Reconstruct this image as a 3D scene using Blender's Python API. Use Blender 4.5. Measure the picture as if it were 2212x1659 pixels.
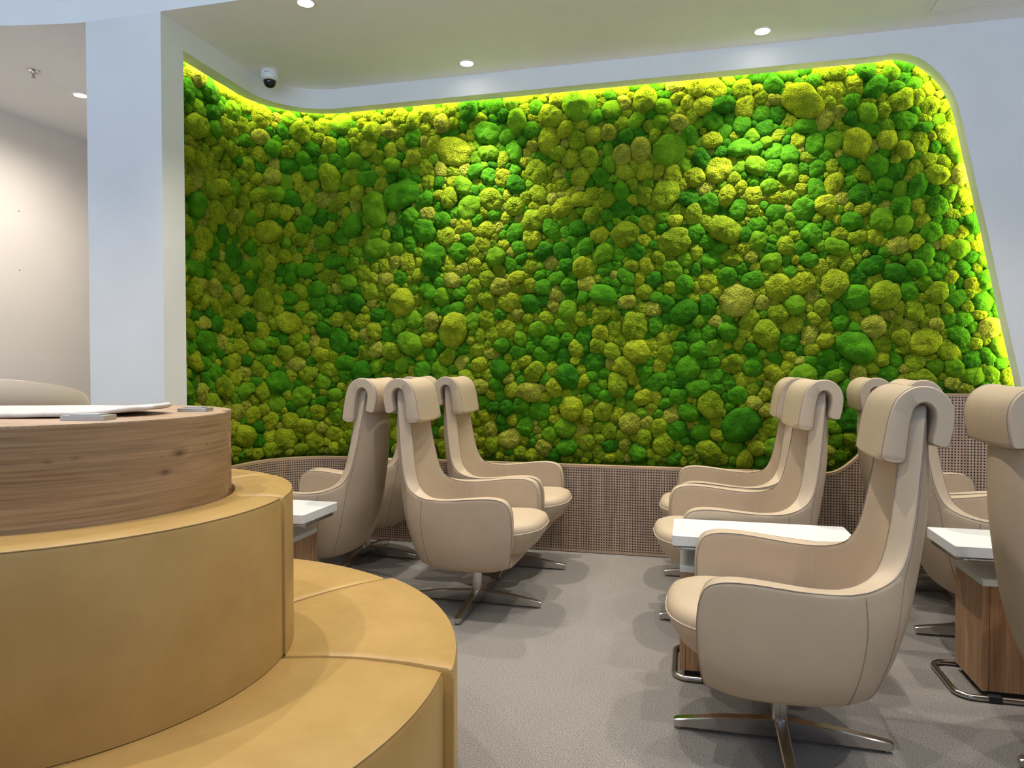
import bpy, bmesh, math, random
import numpy as np
from mathutils import Vector, Matrix, noise
from mathutils.bvhtree import BVHTree

for o in list(bpy.data.objects):
    bpy.data.objects.remove(o, do_unlink=True)
S = bpy.context.scene
COL = S.collection
random.seed(7)
R = math.radians

# ------------------------------------------------------------------ camera
FPX, HOR = 1534.0, 795.0
cam_d = bpy.data.cameras.new('camera')
cam_d.sensor_width = 36.0
cam_d.lens = FPX / 2212 * 36
cam_d.clip_start = 0.05
cam = bpy.data.objects.new('camera', cam_d)
COL.objects.link(cam)
YAW = 14.0
cam.location = (0, 0, 1.2)
cam.rotation_euler = (R(90) - math.atan((829.5 - HOR) / FPX), 0, R(YAW))
S.camera = cam

# ------------------------------------------------------------------ world, light, exposure
S.view_settings.view_transform = 'Standard'
S.view_settings.look = 'None'
S.view_settings.gamma = 1
S.view_settings.use_curve_mapping = False
S.view_settings.exposure = 0.38
W = bpy.data.worlds.new('world')
S.world = W
W.use_nodes = True
W.node_tree.nodes['Background'].inputs[0].default_value = (0.62, 0.78, 1.0, 1)
W.node_tree.nodes['Background'].inputs[1].default_value = 0.6

DAY_POWER = 285
SPOT_ALCOVE = 46
SPOT_HALL = 70
LED_STRENGTH = 36
WARM = (1.0, 0.92, 0.82)

day = bpy.data.lights.new('window_rear_offscreen', 'AREA')
day.shape = 'RECTANGLE'
day.size, day.size_y = 8.6, 2.7
day.energy = DAY_POWER
day.color = (0.43, 0.66, 1.0)
day_o = bpy.data.objects.new('window_rear_offscreen', day)
day_o.location = (-0.5, -5.25, 1.75)
day_o.rotation_euler = (R(90), 0, 0)
COL.objects.link(day_o)

# ------------------------------------------------------------------ materials
def new_mat(name):
    m = bpy.data.materials.new(name)
    m.use_nodes = True
    nt = m.node_tree
    b = nt.nodes['Principled BSDF']
    return m, nt, b

def N(nt, typ, **kw):
    n = nt.nodes.new(typ)
    for k, v in kw.items():
        if k.startswith('i_'):
            n.inputs[k[2:].replace('_', ' ')].default_value = v
        else:
            setattr(n, k, v)
    return n

def L(nt, a, b):
    nt.links.new(a, b)

def plain(name, col, rough=0.5, metal=0.0, spec=0.5):
    m, nt, b = new_mat(name)
    b.inputs['Base Color'].default_value = (*col, 1)
    b.inputs['Roughness'].default_value = rough
    b.inputs['Metallic'].default_value = metal
    b.inputs['Specular IOR Level'].default_value = spec
    return m

def add_bump(nt, b, src, strength, dist):
    bp = N(nt, 'ShaderNodeBump')
    bp.inputs['Strength'].default_value = strength
    bp.inputs['Distance'].default_value = dist
    L(nt, src, bp.inputs['Height'])
    L(nt, bp.outputs[0], b.inputs['Normal'])
    return bp

def noise_mat(name, c1, c2, scale, rough=0.5, bump=0.0, dist=0.001, bscale=None, detail=4, spec=0.5, lo=0.3, hi=0.7):
    m, nt, b = new_mat(name)
    tc = N(nt, 'ShaderNodeTexCoord')
    n = N(nt, 'ShaderNodeTexNoise')
    n.inputs['Scale'].default_value = scale
    n.inputs['Detail'].default_value = detail
    L(nt, tc.outputs['Object'], n.inputs['Vector'])
    cr = N(nt, 'ShaderNodeValToRGB')
    cr.color_ramp.elements[0].color = (*c1, 1)
    cr.color_ramp.elements[1].color = (*c2, 1)
    cr.color_ramp.elements[0].position = lo
    cr.color_ramp.elements[1].position = hi
    L(nt, n.outputs['Fac'], cr.inputs[0])
    L(nt, cr.outputs[0], b.inputs['Base Color'])
    b.inputs['Roughness'].default_value = rough
    b.inputs['Specular IOR Level'].default_value = spec
    if bump:
        n2 = N(nt, 'ShaderNodeTexNoise')
        n2.inputs['Scale'].default_value = bscale or scale
        n2.inputs['Detail'].default_value = 3
        L(nt, tc.outputs['Object'], n2.inputs['Vector'])
        add_bump(nt, b, n2.outputs['Fac'], bump, dist)
    return m

def wood_mat(name, coord, grain_axis, dark, mid, light, rough=0.45, dots=None, knot=1.0, knots=()):
    """oak: stretched noise grain along grain_axis (0,1,2), sparse knots; coord 'UV' or 'Object'."""
    m, nt, b = new_mat(name)
    tc = N(nt, 'ShaderNodeTexCoord')
    mp = N(nt, 'ShaderNodeMapping')
    sc = [9.0, 9.0, 9.0]
    sc[grain_axis] = 0.9
    mp.inputs['Scale'].default_value = sc
    L(nt, tc.outputs[coord], mp.inputs['Vector'])
    # knots bend the grain
    mk = N(nt, 'ShaderNodeMapping')
    sk = [5.2, 5.2, 5.2]
    sk[grain_axis] = 2.2
    mk.inputs['Scale'].default_value = sk
    L(nt, tc.outputs[coord], mk.inputs['Vector'])
    vo = N(nt, 'ShaderNodeTexVoronoi')
    vo.inputs['Scale'].default_value = 1.0
    L(nt, mk.outputs[0], vo.inputs['Vector'])
    kn = N(nt, 'ShaderNodeMapRange')
    kn.inputs['From Min'].default_value = 0.0
    kn.inputs['From Max'].default_value = 0.35
    kn.inputs['To Min'].default_value = 1.0
    kn.inputs['To Max'].default_value = 0.0
    L(nt, vo.outputs['Distance'], kn.inputs['Value'])
    sel = N(nt, 'ShaderNodeSeparateColor')
    L(nt, vo.outputs['Color'], sel.inputs[0])
    gt = N(nt, 'ShaderNodeMath', operation='GREATER_THAN')
    gt.inputs[1].default_value = 0.66
    L(nt, sel.outputs[0], gt.inputs[0])
    km = N(nt, 'ShaderNodeMath', operation='MULTIPLY')
    L(nt, kn.outputs[0], km.inputs[0]); L(nt, gt.outputs[0], km.inputs[1])
    km_out = km.outputs[0]
    for (ku, kv, kr) in knots:
        sb = N(nt, 'ShaderNodeVectorMath', operation='SUBTRACT'); sb.inputs[1].default_value = (ku, kv, 0)
        L(nt, tc.outputs[coord], sb.inputs[0])
        ms = N(nt, 'ShaderNodeVectorMath', operation='MULTIPLY'); ms.inputs[1].default_value = (0.45 / kr, 1.0 / kr, 0)
        L(nt, sb.outputs[0], ms.inputs[0])
        le = N(nt, 'ShaderNodeVectorMath', operation='LENGTH'); L(nt, ms.outputs[0], le.inputs[0])
        mk_ = N(nt, 'ShaderNodeMapRange'); mk_.inputs['From Min'].default_value = 0.12; mk_.inputs['From Max'].default_value = 1.0
        mk_.inputs['To Min'].default_value = 1.0; mk_.inputs['To Max'].default_value = 0.0
        L(nt, le.outputs['Value'], mk_.inputs['Value'])
        mxx = N(nt, 'ShaderNodeMath', operation='MAXIMUM')
        L(nt, km_out, mxx.inputs[0]); L(nt, mk_.outputs[0], mxx.inputs[1])
        km_out = mxx.outputs[0]
    # warp
    add = N(nt, 'ShaderNodeVectorMath', operation='ADD')
    cmb = N(nt, 'ShaderNodeCombineXYZ')
    kw = N(nt, 'ShaderNodeMath', operation='MULTIPLY'); kw.inputs[1].default_value = 0.4
    L(nt, km_out, kw.inputs[0])
    for i in range(3):
        if i != grain_axis:
            L(nt, kw.outputs[0], cmb.inputs[i])
    L(nt, mp.outputs[0], add.inputs[0]); L(nt, cmb.outputs[0], add.inputs[1])
    n1 = N(nt, 'ShaderNodeTexNoise')
    n1.inputs['Scale'].default_value = 1.6; n1.inputs['Detail'].default_value = 7
    n1.inputs['Roughness'].default_value = 0.62; n1.inputs['Distortion'].default_value = 0.35
    L(nt, add.outputs[0], n1.inputs['Vector'])
    cr = N(nt, 'ShaderNodeValToRGB')
    e = cr.color_ramp.elements
    e[0].position = 0.28; e[0].color = (*dark, 1)
    e[1].position = 0.72; e[1].color = (*light, 1)
    em = e.new(0.5); em.color = (*mid, 1)
    L(nt, n1.outputs['Fac'], cr.inputs[0])
    # fine pores
    mp2 = N(nt, 'ShaderNodeMapping')
    s2 = [170.0, 170.0, 170.0]; s2[grain_axis] = 4.0
    mp2.inputs['Scale'].default_value = s2
    L(nt, tc.outputs[coord], mp2.inputs['Vector'])
    n2 = N(nt, 'ShaderNodeTexNoise'); n2.inputs['Scale'].default_value = 1.0; n2.inputs['Detail'].default_value = 2
    L(nt, mp2.outputs[0], n2.inputs['Vector'])
    mr = N(nt, 'ShaderNodeMapRange')
    mr.inputs['From Min'].default_value = 0.3; mr.inputs['From Max'].default_value = 0.6
    mr.inputs['To Min'].default_value = 0.68; mr.inputs['To Max'].default_value = 1.05
    L(nt, n2.outputs['Fac'], mr.inputs['Value'])
    mul = N(nt, 'ShaderNodeMix', data_type='RGBA', blend_type='MULTIPLY')
    mul.inputs[0].default_value = 1.0
    L(nt, cr.outputs[0], mul.inputs[6]); L(nt, mr.outputs[0], mul.inputs[7])
    # knot heart
    kp = N(nt, 'ShaderNodeMath', operation='POWER'); kp.inputs[1].default_value = 5.0
    L(nt, km_out, kp.inputs[0])
    ks = N(nt, 'ShaderNodeMath', operation='MULTIPLY'); ks.inputs[1].default_value = 0.75 * knot
    L(nt, kp.outputs[0], ks.inputs[0])
    mx = N(nt, 'ShaderNodeMix', data_type='RGBA')
    mx.inputs[7].default_value = (0.06, 0.035, 0.022, 1)
    L(nt, ks.outputs[0], mx.inputs[0]); L(nt, mul.outputs[2], mx.inputs[6])
    col = mx.outputs[2]
    b.inputs['Roughness'].default_value = rough
    if dots:
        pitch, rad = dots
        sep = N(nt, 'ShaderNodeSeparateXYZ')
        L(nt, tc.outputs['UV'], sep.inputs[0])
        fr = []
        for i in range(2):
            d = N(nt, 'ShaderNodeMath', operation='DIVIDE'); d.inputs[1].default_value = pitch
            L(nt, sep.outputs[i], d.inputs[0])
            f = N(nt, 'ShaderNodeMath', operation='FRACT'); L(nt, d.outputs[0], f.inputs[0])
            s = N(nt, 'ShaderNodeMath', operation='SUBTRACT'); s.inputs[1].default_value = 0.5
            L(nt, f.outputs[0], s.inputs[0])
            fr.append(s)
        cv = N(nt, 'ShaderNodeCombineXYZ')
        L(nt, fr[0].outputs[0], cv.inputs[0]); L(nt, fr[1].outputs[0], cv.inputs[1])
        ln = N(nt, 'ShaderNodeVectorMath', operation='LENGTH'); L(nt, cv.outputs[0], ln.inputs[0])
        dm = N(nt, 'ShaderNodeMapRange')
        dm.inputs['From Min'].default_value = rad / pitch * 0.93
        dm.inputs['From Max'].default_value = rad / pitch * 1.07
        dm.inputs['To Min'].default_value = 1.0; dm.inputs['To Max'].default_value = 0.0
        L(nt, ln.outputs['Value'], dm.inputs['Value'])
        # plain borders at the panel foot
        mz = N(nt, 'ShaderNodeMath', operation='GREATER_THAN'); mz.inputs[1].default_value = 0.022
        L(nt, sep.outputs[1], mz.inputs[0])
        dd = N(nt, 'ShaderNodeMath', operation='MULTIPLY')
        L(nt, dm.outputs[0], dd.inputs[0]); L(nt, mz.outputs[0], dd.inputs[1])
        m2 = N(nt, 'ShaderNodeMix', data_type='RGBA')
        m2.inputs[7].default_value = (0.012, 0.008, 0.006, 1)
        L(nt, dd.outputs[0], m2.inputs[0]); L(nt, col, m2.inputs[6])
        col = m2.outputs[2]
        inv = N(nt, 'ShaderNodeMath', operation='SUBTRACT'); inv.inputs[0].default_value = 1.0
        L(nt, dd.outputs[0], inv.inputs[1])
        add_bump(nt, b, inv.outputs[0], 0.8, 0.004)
    else:
        add_bump(nt, b, mr.outputs[0], 0.25, 0.0008)
    L(nt, col, b.inputs['Base Color'])
    return m

def leather_mat(name, c1, c2, rough, bump=0.12):
    m, nt, b = new_mat(name)
    tc = N(nt, 'ShaderNodeTexCoord')
    n = N(nt, 'ShaderNodeTexNoise'); n.inputs['Scale'].default_value = 7; n.inputs['Detail'].default_value = 8
    n.inputs['Roughness'].default_value = 0.65
    L(nt, tc.outputs['Object'], n.inputs['Vector'])
    cr = N(nt, 'ShaderNodeValToRGB')
    cr.color_ramp.elements[0].position = 0.33; cr.color_ramp.elements[0].color = (*c1, 1)
    cr.color_ramp.elements[1].position = 0.68; cr.color_ramp.elements[1].color = (*c2, 1)
    L(nt, n.outputs['Fac'], cr.inputs[0]); L(nt, cr.outputs[0], b.inputs['Base Color'])
    v = N(nt, 'ShaderNodeTexVoronoi'); v.inputs['Scale'].default_value = 420
    L(nt, tc.outputs['Object'], v.inputs['Vector'])
    add_bump(nt, b, v.outputs['Distance'], bump, 0.0006)
    b.inputs['Roughness'].default_value = rough
    b.inputs['Specular IOR Level'].default_value = 0.4
    return m

def moss_mat(name, c_lo, c_hi, fine, coarse_amt):
    m, nt, b = new_mat(name)
    tc = N(nt, 'ShaderNodeTexCoord')
    n1 = N(nt, 'ShaderNodeTexNoise'); n1.inputs['Scale'].default_value = fine; n1.inputs['Detail'].default_value = 2
    n1.inputs['Roughness'].default_value = 0.7
    L(nt, tc.outputs['Object'], n1.inputs['Vector'])
    n2 = N(nt, 'ShaderNodeTexNoise'); n2.inputs['Scale'].default_value = 11; n2.inputs['Detail'].default_value = 2
    L(nt, tc.outputs['Object'], n2.inputs['Vector'])
    mo = N(nt, 'ShaderNodeMapping'); mo.inputs['Location'].default_value = (7.31, 3.17, 5.73)
    L(nt, tc.outputs['Object'], mo.inputs['Vector'])
    nc = N(nt, 'ShaderNodeTexNoise'); nc.inputs['Scale'].default_value = fine; nc.inputs['Detail'].default_value = 2
    L(nt, mo.outputs[0], nc.inputs['Vector'])
    mixf = N(nt, 'ShaderNodeMath', operation='ADD')
    L(nt, nc.outputs['Fac'], mixf.inputs[0]); L(nt, n2.outputs['Fac'], mixf.inputs[1])
    hf = N(nt, 'ShaderNodeMath', operation='MULTIPLY'); hf.inputs[1].default_value = 0.5
    L(nt, mixf.outputs[0], hf.inputs[0])
    cr = N(nt, 'ShaderNodeValToRGB')
    cr.color_ramp.elements[0].position = 0.36; cr.color_ramp.elements[0].color = (*c_lo, 1)
    cr.color_ramp.elements[1].position = 0.62; cr.color_ramp.elements[1].color = (*c_hi, 1)
    L(nt, hf.outputs[0], cr.inputs[0]); L(nt, cr.outputs[0], b.inputs['Base Color'])
    v = N(nt, 'ShaderNodeTexVoronoi'); v.inputs['Scale'].default_value = 120
    L(nt, tc.outputs['Object'], v.inputs['Vector'])
    vm = N(nt, 'ShaderNodeMath', operation='MULTIPLY'); vm.inputs[1].default_value = -coarse_amt
    L(nt, v.outputs['Distance'], vm.inputs[0])
    hs = N(nt, 'ShaderNodeMath', operation='ADD')
    L(nt, vm.outputs[0], hs.inputs[0]); L(nt, n1.outputs['Fac'], hs.inputs[1])
    add_bump(nt, b, hs.outputs[0], 0.9, 0.006)
    b.inputs['Roughness'].default_value = 0.95
    b.inputs['Specular IOR Level'].default_value = 0.1
    b.inputs['Sheen Weight'].default_value = 0.25
    b.inputs['Sheen Tint'].default_value = (*[min(1, 2 * c) for c in c_hi], 1)
    return m

def emit(name, col, s):
    m, nt, b = new_mat(name)
    b.inputs['Base Color'].default_value = (*col, 1)
    b.inputs['Emission Color'].default_value = (*col, 1)
    b.inputs['Emission Strength'].default_value = s
    return m

M = {}
M['wall'] = noise_mat('white_paint', (0.80, 0.79, 0.765), (0.84, 0.83, 0.805), 3.0, rough=0.75, bump=0.06, dist=0.0006, bscale=160, spec=0.25)
M['cream'] = noise_mat('cream_paint', (0.80, 0.74, 0.665), (0.83, 0.77, 0.695), 3.0, rough=0.8, bump=0.06, dist=0.0006, bscale=160, spec=0.2)
M['ceil'] = noise_mat('ceiling_paint', (0.87, 0.862, 0.84), (0.90, 0.892, 0.87), 2.0, rough=0.85, spec=0.2)
M['plug'] = plain('grey_plug', (0.16, 0.15, 0.14), 0.8)
M['leather'] = leather_mat('beige_leather', (0.50, 0.39, 0.27), (0.55, 0.43, 0.30), 0.5)
M['seam'] = plain('seam_thread', (0.27, 0.215, 0.18), 0.7)
M['stitch'] = plain('light_stitch', (0.66, 0.57, 0.48), 0.6)
M['ochre'] = leather_mat('ochre_leather', (0.435, 0.268, 0.088), (0.505, 0.32, 0.113), 0.38, bump=0.08)
M['ochre_seam'] = plain('ochre_piping', (0.48, 0.31, 0.12), 0.45)
M['chrome'] = plain('polished_steel', (0.62, 0.60, 0.58), 0.16, 1.0)
M['tube'] = plain('dark_chrome', (0.50, 0.48, 0.46), 0.2, 1.0)
M['black'] = plain('black_plastic', (0.015, 0.015, 0.017), 0.5)
M['white_top'] = plain('white_solid_surface', (0.78, 0.775, 0.76), 0.32)
M['grey_top'] = plain('pale_grey_glass', (0.66, 0.68, 0.64), 0.15)
OAK = ((0.25, 0.125, 0.055), (0.40, 0.222, 0.112), (0.53, 0.32, 0.175))
M['oak_v'] = wood_mat('oak_upright_grain', 'Object', 2, *OAK)
M['oak_h'] = wood_mat('oak_level_grain', 'UV', 0, (0.29, 0.158, 0.068), (0.40, 0.242, 0.118), (0.49, 0.312, 0.168), knots=((2.76, 1.0, .022), (2.72, .961, .018), (2.48, 1.007, .007), (2.53, 1.012, .006), (2.86, 1.01, .006)))
M['oak_top'] = wood_mat('oak_top_grain', 'Object', 0, (0.42, 0.27, 0.16), (0.50, 0.335, 0.21), (0.58, 0.40, 0.26), knot=0.4)
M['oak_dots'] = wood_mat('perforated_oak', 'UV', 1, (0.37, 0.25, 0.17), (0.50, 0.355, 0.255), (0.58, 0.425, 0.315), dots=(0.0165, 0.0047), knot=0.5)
M['oak_edge'] = wood_mat('oak_edge_grain', 'UV', 0, (0.46, 0.30, 0.18), (0.55, 0.37, 0.235), (0.62, 0.43, 0.28), knot=0.0)
M['cloth'] = noise_mat('white_cotton', (0.62, 0.585, 0.54), (0.74, 0.70, 0.65), 30, rough=0.9, bump=0.3, dist=0.002, bscale=90, spec=0.1)
M['plate'] = plain('brushed_aluminium', (0.50, 0.49, 0.47), 0.35, 0.6)
M['dome'] = plain('smoked_dome', (0.01, 0.01, 0.012), 0.05)
M['cctv'] = plain('white_plastic', (0.80, 0.80, 0.79), 0.4)
M['tub'] = plain('tub_shell', (0.55, 0.47, 0.385), 0.6)
M['lamp'] = emit('lamp_glow', (1.0, 0.93, 0.84), 14)
M['led'] = emit('led_strip_glow', (1.0, 0.93, 0.42), LED_STRENGTH)
M['bezel'] = plain('lamp_bezel', (0.85, 0.85, 0.84), 0.4)
M['moss_back'] = moss_mat('moss_bed', (0.050, 0.120, 0.003), (0.150, 0.280, 0.010), 60, 0.5)

def carpet_mat():
    m, nt, b = new_mat('grey_carpet')
    tc = N(nt, 'ShaderNodeTexCoord')
    n = N(nt, 'ShaderNodeTexNoise'); n.inputs['Scale'].default_value = 270; n.inputs['Detail'].default_value = 3
    n.inputs['Roughness'].default_value = 0.8
    L(nt, tc.outputs['Object'], n.inputs['Vector'])
    n3 = N(nt, 'ShaderNodeTexNoise'); n3.inputs['Scale'].default_value = 2.2; n3.inputs['Detail'].default_value = 3
    L(nt, tc.outputs['Object'], n3.inputs['Vector'])
    cr = N(nt, 'ShaderNodeValToRGB')
    e = cr.color_ramp.elements
    e[0].position = 0.34; e[0].color = (0.062, 0.056, 0.051, 1)
    e[1].position = 0.66; e[1].color = (0.46, 0.43, 0.405, 1)
    em = e.new(0.5); em.color = (0.226, 0.208, 0.191, 1)
    L(nt, n.outputs['Fac'], cr.inputs[0])
    mr = N(nt, 'ShaderNodeMapRange'); mr.inputs['To Min'].default_value = 0.9; mr.inputs['To Max'].default_value = 1.1
    L(nt, n3.outputs['Fac'], mr.inputs['Value'])
    mul = N(nt, 'ShaderNodeMix', data_type='RGBA', blend_type='MULTIPLY'); mul.inputs[0].default_value = 1
    L(nt, cr.outputs[0], mul.inputs[6]); L(nt, mr.outputs[0], mul.inputs[7])
    L(nt, mul.outputs[2], b.inputs['Base Color'])
    mo = N(nt, 'ShaderNodeMapping'); mo.inputs['Location'].default_value = (4.7, 9.1, 2.3)
    L(nt, tc.outputs['Object'], mo.inputs['Vector'])
    nb = N(nt, 'ShaderNodeTexNoise'); nb.inputs['Scale'].default_value = 270; nb.inputs['Detail'].default_value = 2
    L(nt, mo.outputs[0], nb.inputs['Vector'])
    add_bump(nt, b, nb.outputs['Fac'], 0.35, 0.002)
    b.inputs['Roughness'].default_value = 0.97
    b.inputs['Specular IOR Level'].default_value = 0.05
    b.inputs['Sheen Weight'].default_value = 0.15
    return m
M['carpet'] = carpet_mat()

# ------------------------------------------------------------------ mesh helpers
class MB:
    def __init__(s):
        s.v, s.f, s.uv = [], [], None
    def add(s, vs, fs):
        o = len(s.v)
        s.v += [tuple(p) for p in vs]
        s.f += [tuple(i + o for i in f) for f in fs]
    def box(s, x0, x1, y0, y1, z0, z1):
        s.add([(x0, y0, z0), (x1, y0, z0), (x1, y1, z0), (x0, y1, z0), (x0, y0, z1), (x1, y0, z1), (x1, y1, z1), (x0, y1, z1)],
              [(0, 3, 2, 1), (4, 5, 6, 7), (0, 1, 5, 4), (1, 2, 6, 5), (2, 3, 7, 6), (3, 0, 4, 7)])
    def grid(s, rows, closed=False):
        nr, nc = len(rows), len(rows[0])
        vs = [p for r in rows for p in r]
        fs = []
        for i in range(nr - 1):
            for j in range(nc if closed else nc - 1):
                k = (j + 1) % nc
                fs.append((i * nc + j, i * nc + k, (i + 1) * nc + k, (i + 1) * nc + j))
        s.add(vs, fs)
    def lathe(s, prof, n=24, c=(0, 0, 0), cap0=True, cap1=True):
        rows = [[(c[0] + r * math.cos(2 * math.pi * j / n), c[1] + r * math.sin(2 * math.pi * j / n), c[2] + z) for j in range(n)] for r, z in prof]
        o = len(s.v)
        s.grid(rows, True)
        if cap0: s.f.append(tuple(o + j for j in reversed(range(n))))
        if cap1: s.f.append(tuple(o + (len(prof) - 1) * n + j for j in range(n)))
    def tube(s, pts, r, n=8, closed=False):
        P = [Vector(p) for p in pts]
        m = len(P)
        T = []
        for i in range(m):
            a = P[(i - 1) % m] if (closed or i > 0) else P[i]
            b = P[(i + 1) % m] if (closed or i < m - 1) else P[i]
            t = (b - a)
            T.append(t.normalized() if t.length > 1e-9 else Vector((0, 0, 1)))
        up = Vector((0, 0, 1)) if abs(T[0].z) < 0.9 else Vector((1, 0, 0))
        nrm = (up - T[0] * up.dot(T[0])).normalized()
        rows = []
        for i in range(m):
            nrm = (nrm - T[i] * nrm.dot(T[i])).normalized()
            bi = T[i].cross(nrm)
            rows.append([P[i] + (nrm * math.cos(2 * math.pi * j / n) + bi * math.sin(2 * math.pi * j / n)) * r for j in range(n)])
        if closed: rows.append(rows[0])
        o = len(s.v)
        s.grid(rows, True)
        if not closed:
            s.f.append(tuple(o + j for j in reversed(range(n))))
            s.f.append(tuple(o + (m - 1) * n + j for j in range(n)))
    def prism(s, poly, z0, z1):
        n = len(poly)
        s.add([(x, y, z0) for x, y in poly] + [(x, y, z1) for x, y in poly],
              [tuple(reversed(range(n))), tuple(range(n, 2 * n))] + [(i, (i + 1) % n, n + (i + 1) % n, n + i) for i in range(n)])
    def mesh(s, name, smooth=None, fix=True):
        me = bpy.data.meshes.new(name)
        me.from_pydata(s.v, [], s.f)
        if fix:
            bm = bmesh.new(); bm.from_mesh(me)
            bmesh.ops.recalc_face_normals(bm, faces=bm.faces)
            bm.to_mesh(me); bm.free()
        if smooth is not None:
            me.polygons.foreach_set('use_smooth', [True] * len(me.polygons))
            if smooth < 180:
                me.set_sharp_from_angle(angle=R(smooth))
        if s.uv is not None:
            ul = me.uv_layers.new(name='UVMap')
            li = np.zeros(len(me.loops), dtype=np.int32)
            me.loops.foreach_get('vertex_index', li)
            ul.data.foreach_set('uv', np.array(s.uv, dtype=np.float32)[li].ravel())
        me.update()
        return me
    def build(s, name, mat, parent=None, smooth=None, bevel=0, seg=2, fix=True):
        me = s.mesh(name, smooth, fix)
        o = bpy.data.objects.new(name, me)
        COL.objects.link(o)
        me.materials.append(M[mat] if isinstance(mat, str) else mat)
        if parent: o.parent = parent
        if bevel:
            md = o.modifiers.new('bevel', 'BEVEL')
            md.width = bevel; md.segments = seg; md.limit_method = 'ANGLE'; md.angle_limit = R(40)
        return o

def tag(o, label=None, cat=None, group=None, kind=None):
    if label: o['label'] = label
    if cat: o['category'] = cat
    if group: o['group'] = group
    if kind: o['kind'] = kind
    return o

def empty(name, loc=(0, 0, 0), rz=0):
    o = bpy.data.objects.new(name, None)
    o.empty_display_size = 0.1
    COL.objects.link(o)
    o.location = loc
    o.rotation_euler = (0, 0, rz)
    return o

def copy_tree(o, parent=None):
    c = o.copy(); COL.objects.link(c); c.parent = parent
    for ch in list(o.children):
        copy_tree(ch, c)
    return c

def box_obj(name, mat, parent, *a, bevel=0.0, smooth=None):
    m = MB(); m.box(*a)
    return m.build(name, mat, parent, smooth=smooth, bevel=bevel)

def struct(o):
    o['kind'] = 'structure'; return o

# ------------------------------------------------------------------ the room
CZ = 3.158          # ceiling of the seating bay
HZ = 3.72          # ceiling of the hall
WV = 4.58          # white wall face
LU = -2.828         # left return of the bay
FV = 3.36          # front plane of the bay
RAD = 0.42

struct(box_obj('floor', 'carpet', None, -6.0, 5.0, -5.3, 8.2, -0.1, 0.0))
struct(box_obj('wall_left', 'cream', None, -5.3, -5.1, -5.3, 8.2, 0, HZ))
struct(box_obj('wall_far', 'cream', None, -5.1, -3.34, 8.0, 8.2, 0, CZ))
struct(box_obj('wall_right', 'wall', None, 4.6, 4.8, -5.3, 5.0, 0, HZ))
struct(box_obj('wall_behind_moss', 'wall', None, -3.06, 4.6, WV + 0.26, WV + 0.4, 0, CZ))
# pillar at the left end of the bay
pm = MB()
pm.prism([(-3.325, FV), (LU, FV), (LU, 3.54), (-3.045, 3.54), (-3.045, 5.0), (-3.325, 5.0)], 0, CZ)
struct(pm.build('wall_pillar', 'wall'))
pm2 = MB(); pm2.box(-3.34, -3.2, 5.0, 8.0, 0, CZ)
struct(pm2.build('wall_passage', 'cream'))
# lowered ceiling with its fascia towards the hall (curved at the passage)
cm = MB()
front = [(4.6, FV), (-3.34, FV), (-3.48, 3.345), (-3.61, 3.32), (-3.75, 3.295), (-3.87, 3.265), (-4.05, 3.205), (-4.3, 3.11), (-4.7, 2.92), (-5.1, 2.68)]
cm.prism(front + [(-5.1, 8.0), (4.6, 8.0)], CZ, HZ)
struct(cm.build('ceiling', 'ceil'))
struct(box_obj('ceiling_hall', 'ceil', None, -5.1, 4.6, -5.3, 3.4, HZ, HZ + 0.1))
# glazed wall behind the seating area, with the daylight
wm = MB()
wm.box(-5.1, 4.6, -5.1, -5.0, 0, 0.4)
wm.box(-5.1, 4.6, -5.1, -5.0, 3.1, HZ)
for x in (-5.1, -4.9, -2.75, -0.6, 1.55, 3.7, 4.5):
    wm.box(x, x + 0.1, -5.1, -5.0, 0.4, 3.1)
struct(wm.build('wall_window', 'wall'))

# half-height oak screen added behind the viewpoint to block low window light
pt = tag(empty('added_light_screen', (-0.3, -1.35, 0)), 'half-height oak screen added out of view to keep window light off the lower surfaces', 'added_light_screen')
box_obj('core', 'oak_v', pt, -3.6, 3.9, -0.06, 0.06, 0, 1.52)
box_obj('cap', 'oak_v', pt, -3.63, 3.93, -0.08, 0.08, 1.52, 1.55, bevel=0.003)

# plan path of the bay wall: s runs from the pillar front, round the corner, then to the right
S1 = (WV - RAD) - FV
S2 = S1 + RAD * math.pi / 2
def plan(s, off=0.0):
    if s <= S1:
        return (LU - off, FV + s)
    if s <= S2:
        a = (s - S1) / RAD
        return (LU + RAD - (RAD + off) * math.cos(a), WV - RAD + (RAD + off) * math.sin(a))
    return (LU + RAD + (s - S2), WV + off)
def s_of_u(u):
    return S2 + (u - LU - RAD)
SL = 0.18
SR = s_of_u(1.832)
SEND = s_of_u(4.6)
# upper edge of the opening (u, z)
EDGE = [(1.0, 3.022), (1.087, 3.022), (1.13, 3.029), (1.17, 3.025), (1.205, 3.018), (1.24, 3.006), (1.275, 2.988), (1.31, 2.963), (1.345, 2.931), (1.382, 2.89),
        (1.412, 2.85), (1.44, 2.80), (1.463, 2.75), (1.482, 2.69), (1.497, 2.63), (1.510, 2.57), (1.526, 2.49), (1.638, 1.98), (1.735, 1.50), (1.820, 1.108), (1.832, 1.05)]
EDGE_S = [SL] + list(np.linspace(SL, S1, 5)[1:]) + list(np.linspace(S1, S2, 22)[1:]) + list(np.linspace(S2, s_of_u(0.95), 12)[1:])
EDGE_PTS = [(s, 3.022) for s in EDGE_S] + [(s_of_u(u), z) for u, z in EDGE]
_es = np.array([p[0] for p in EDGE_PTS]); _ez = np.array([p[1] for p in EDGE_PTS])
def z_open(s): return float(np.interp(s, _es, _ez))
# wainscot height
UA, UB, ZA, ZB = 0.80, 1.36, 0.572, 1.052
def z_wains(s):
    u = s - S2 + LU + RAD
    t = min(1, max(0, (u - UA) / (UB - UA)))
    t = t * t * (3 - 2 * t)
    return ZA + (ZB - ZA) * t

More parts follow.
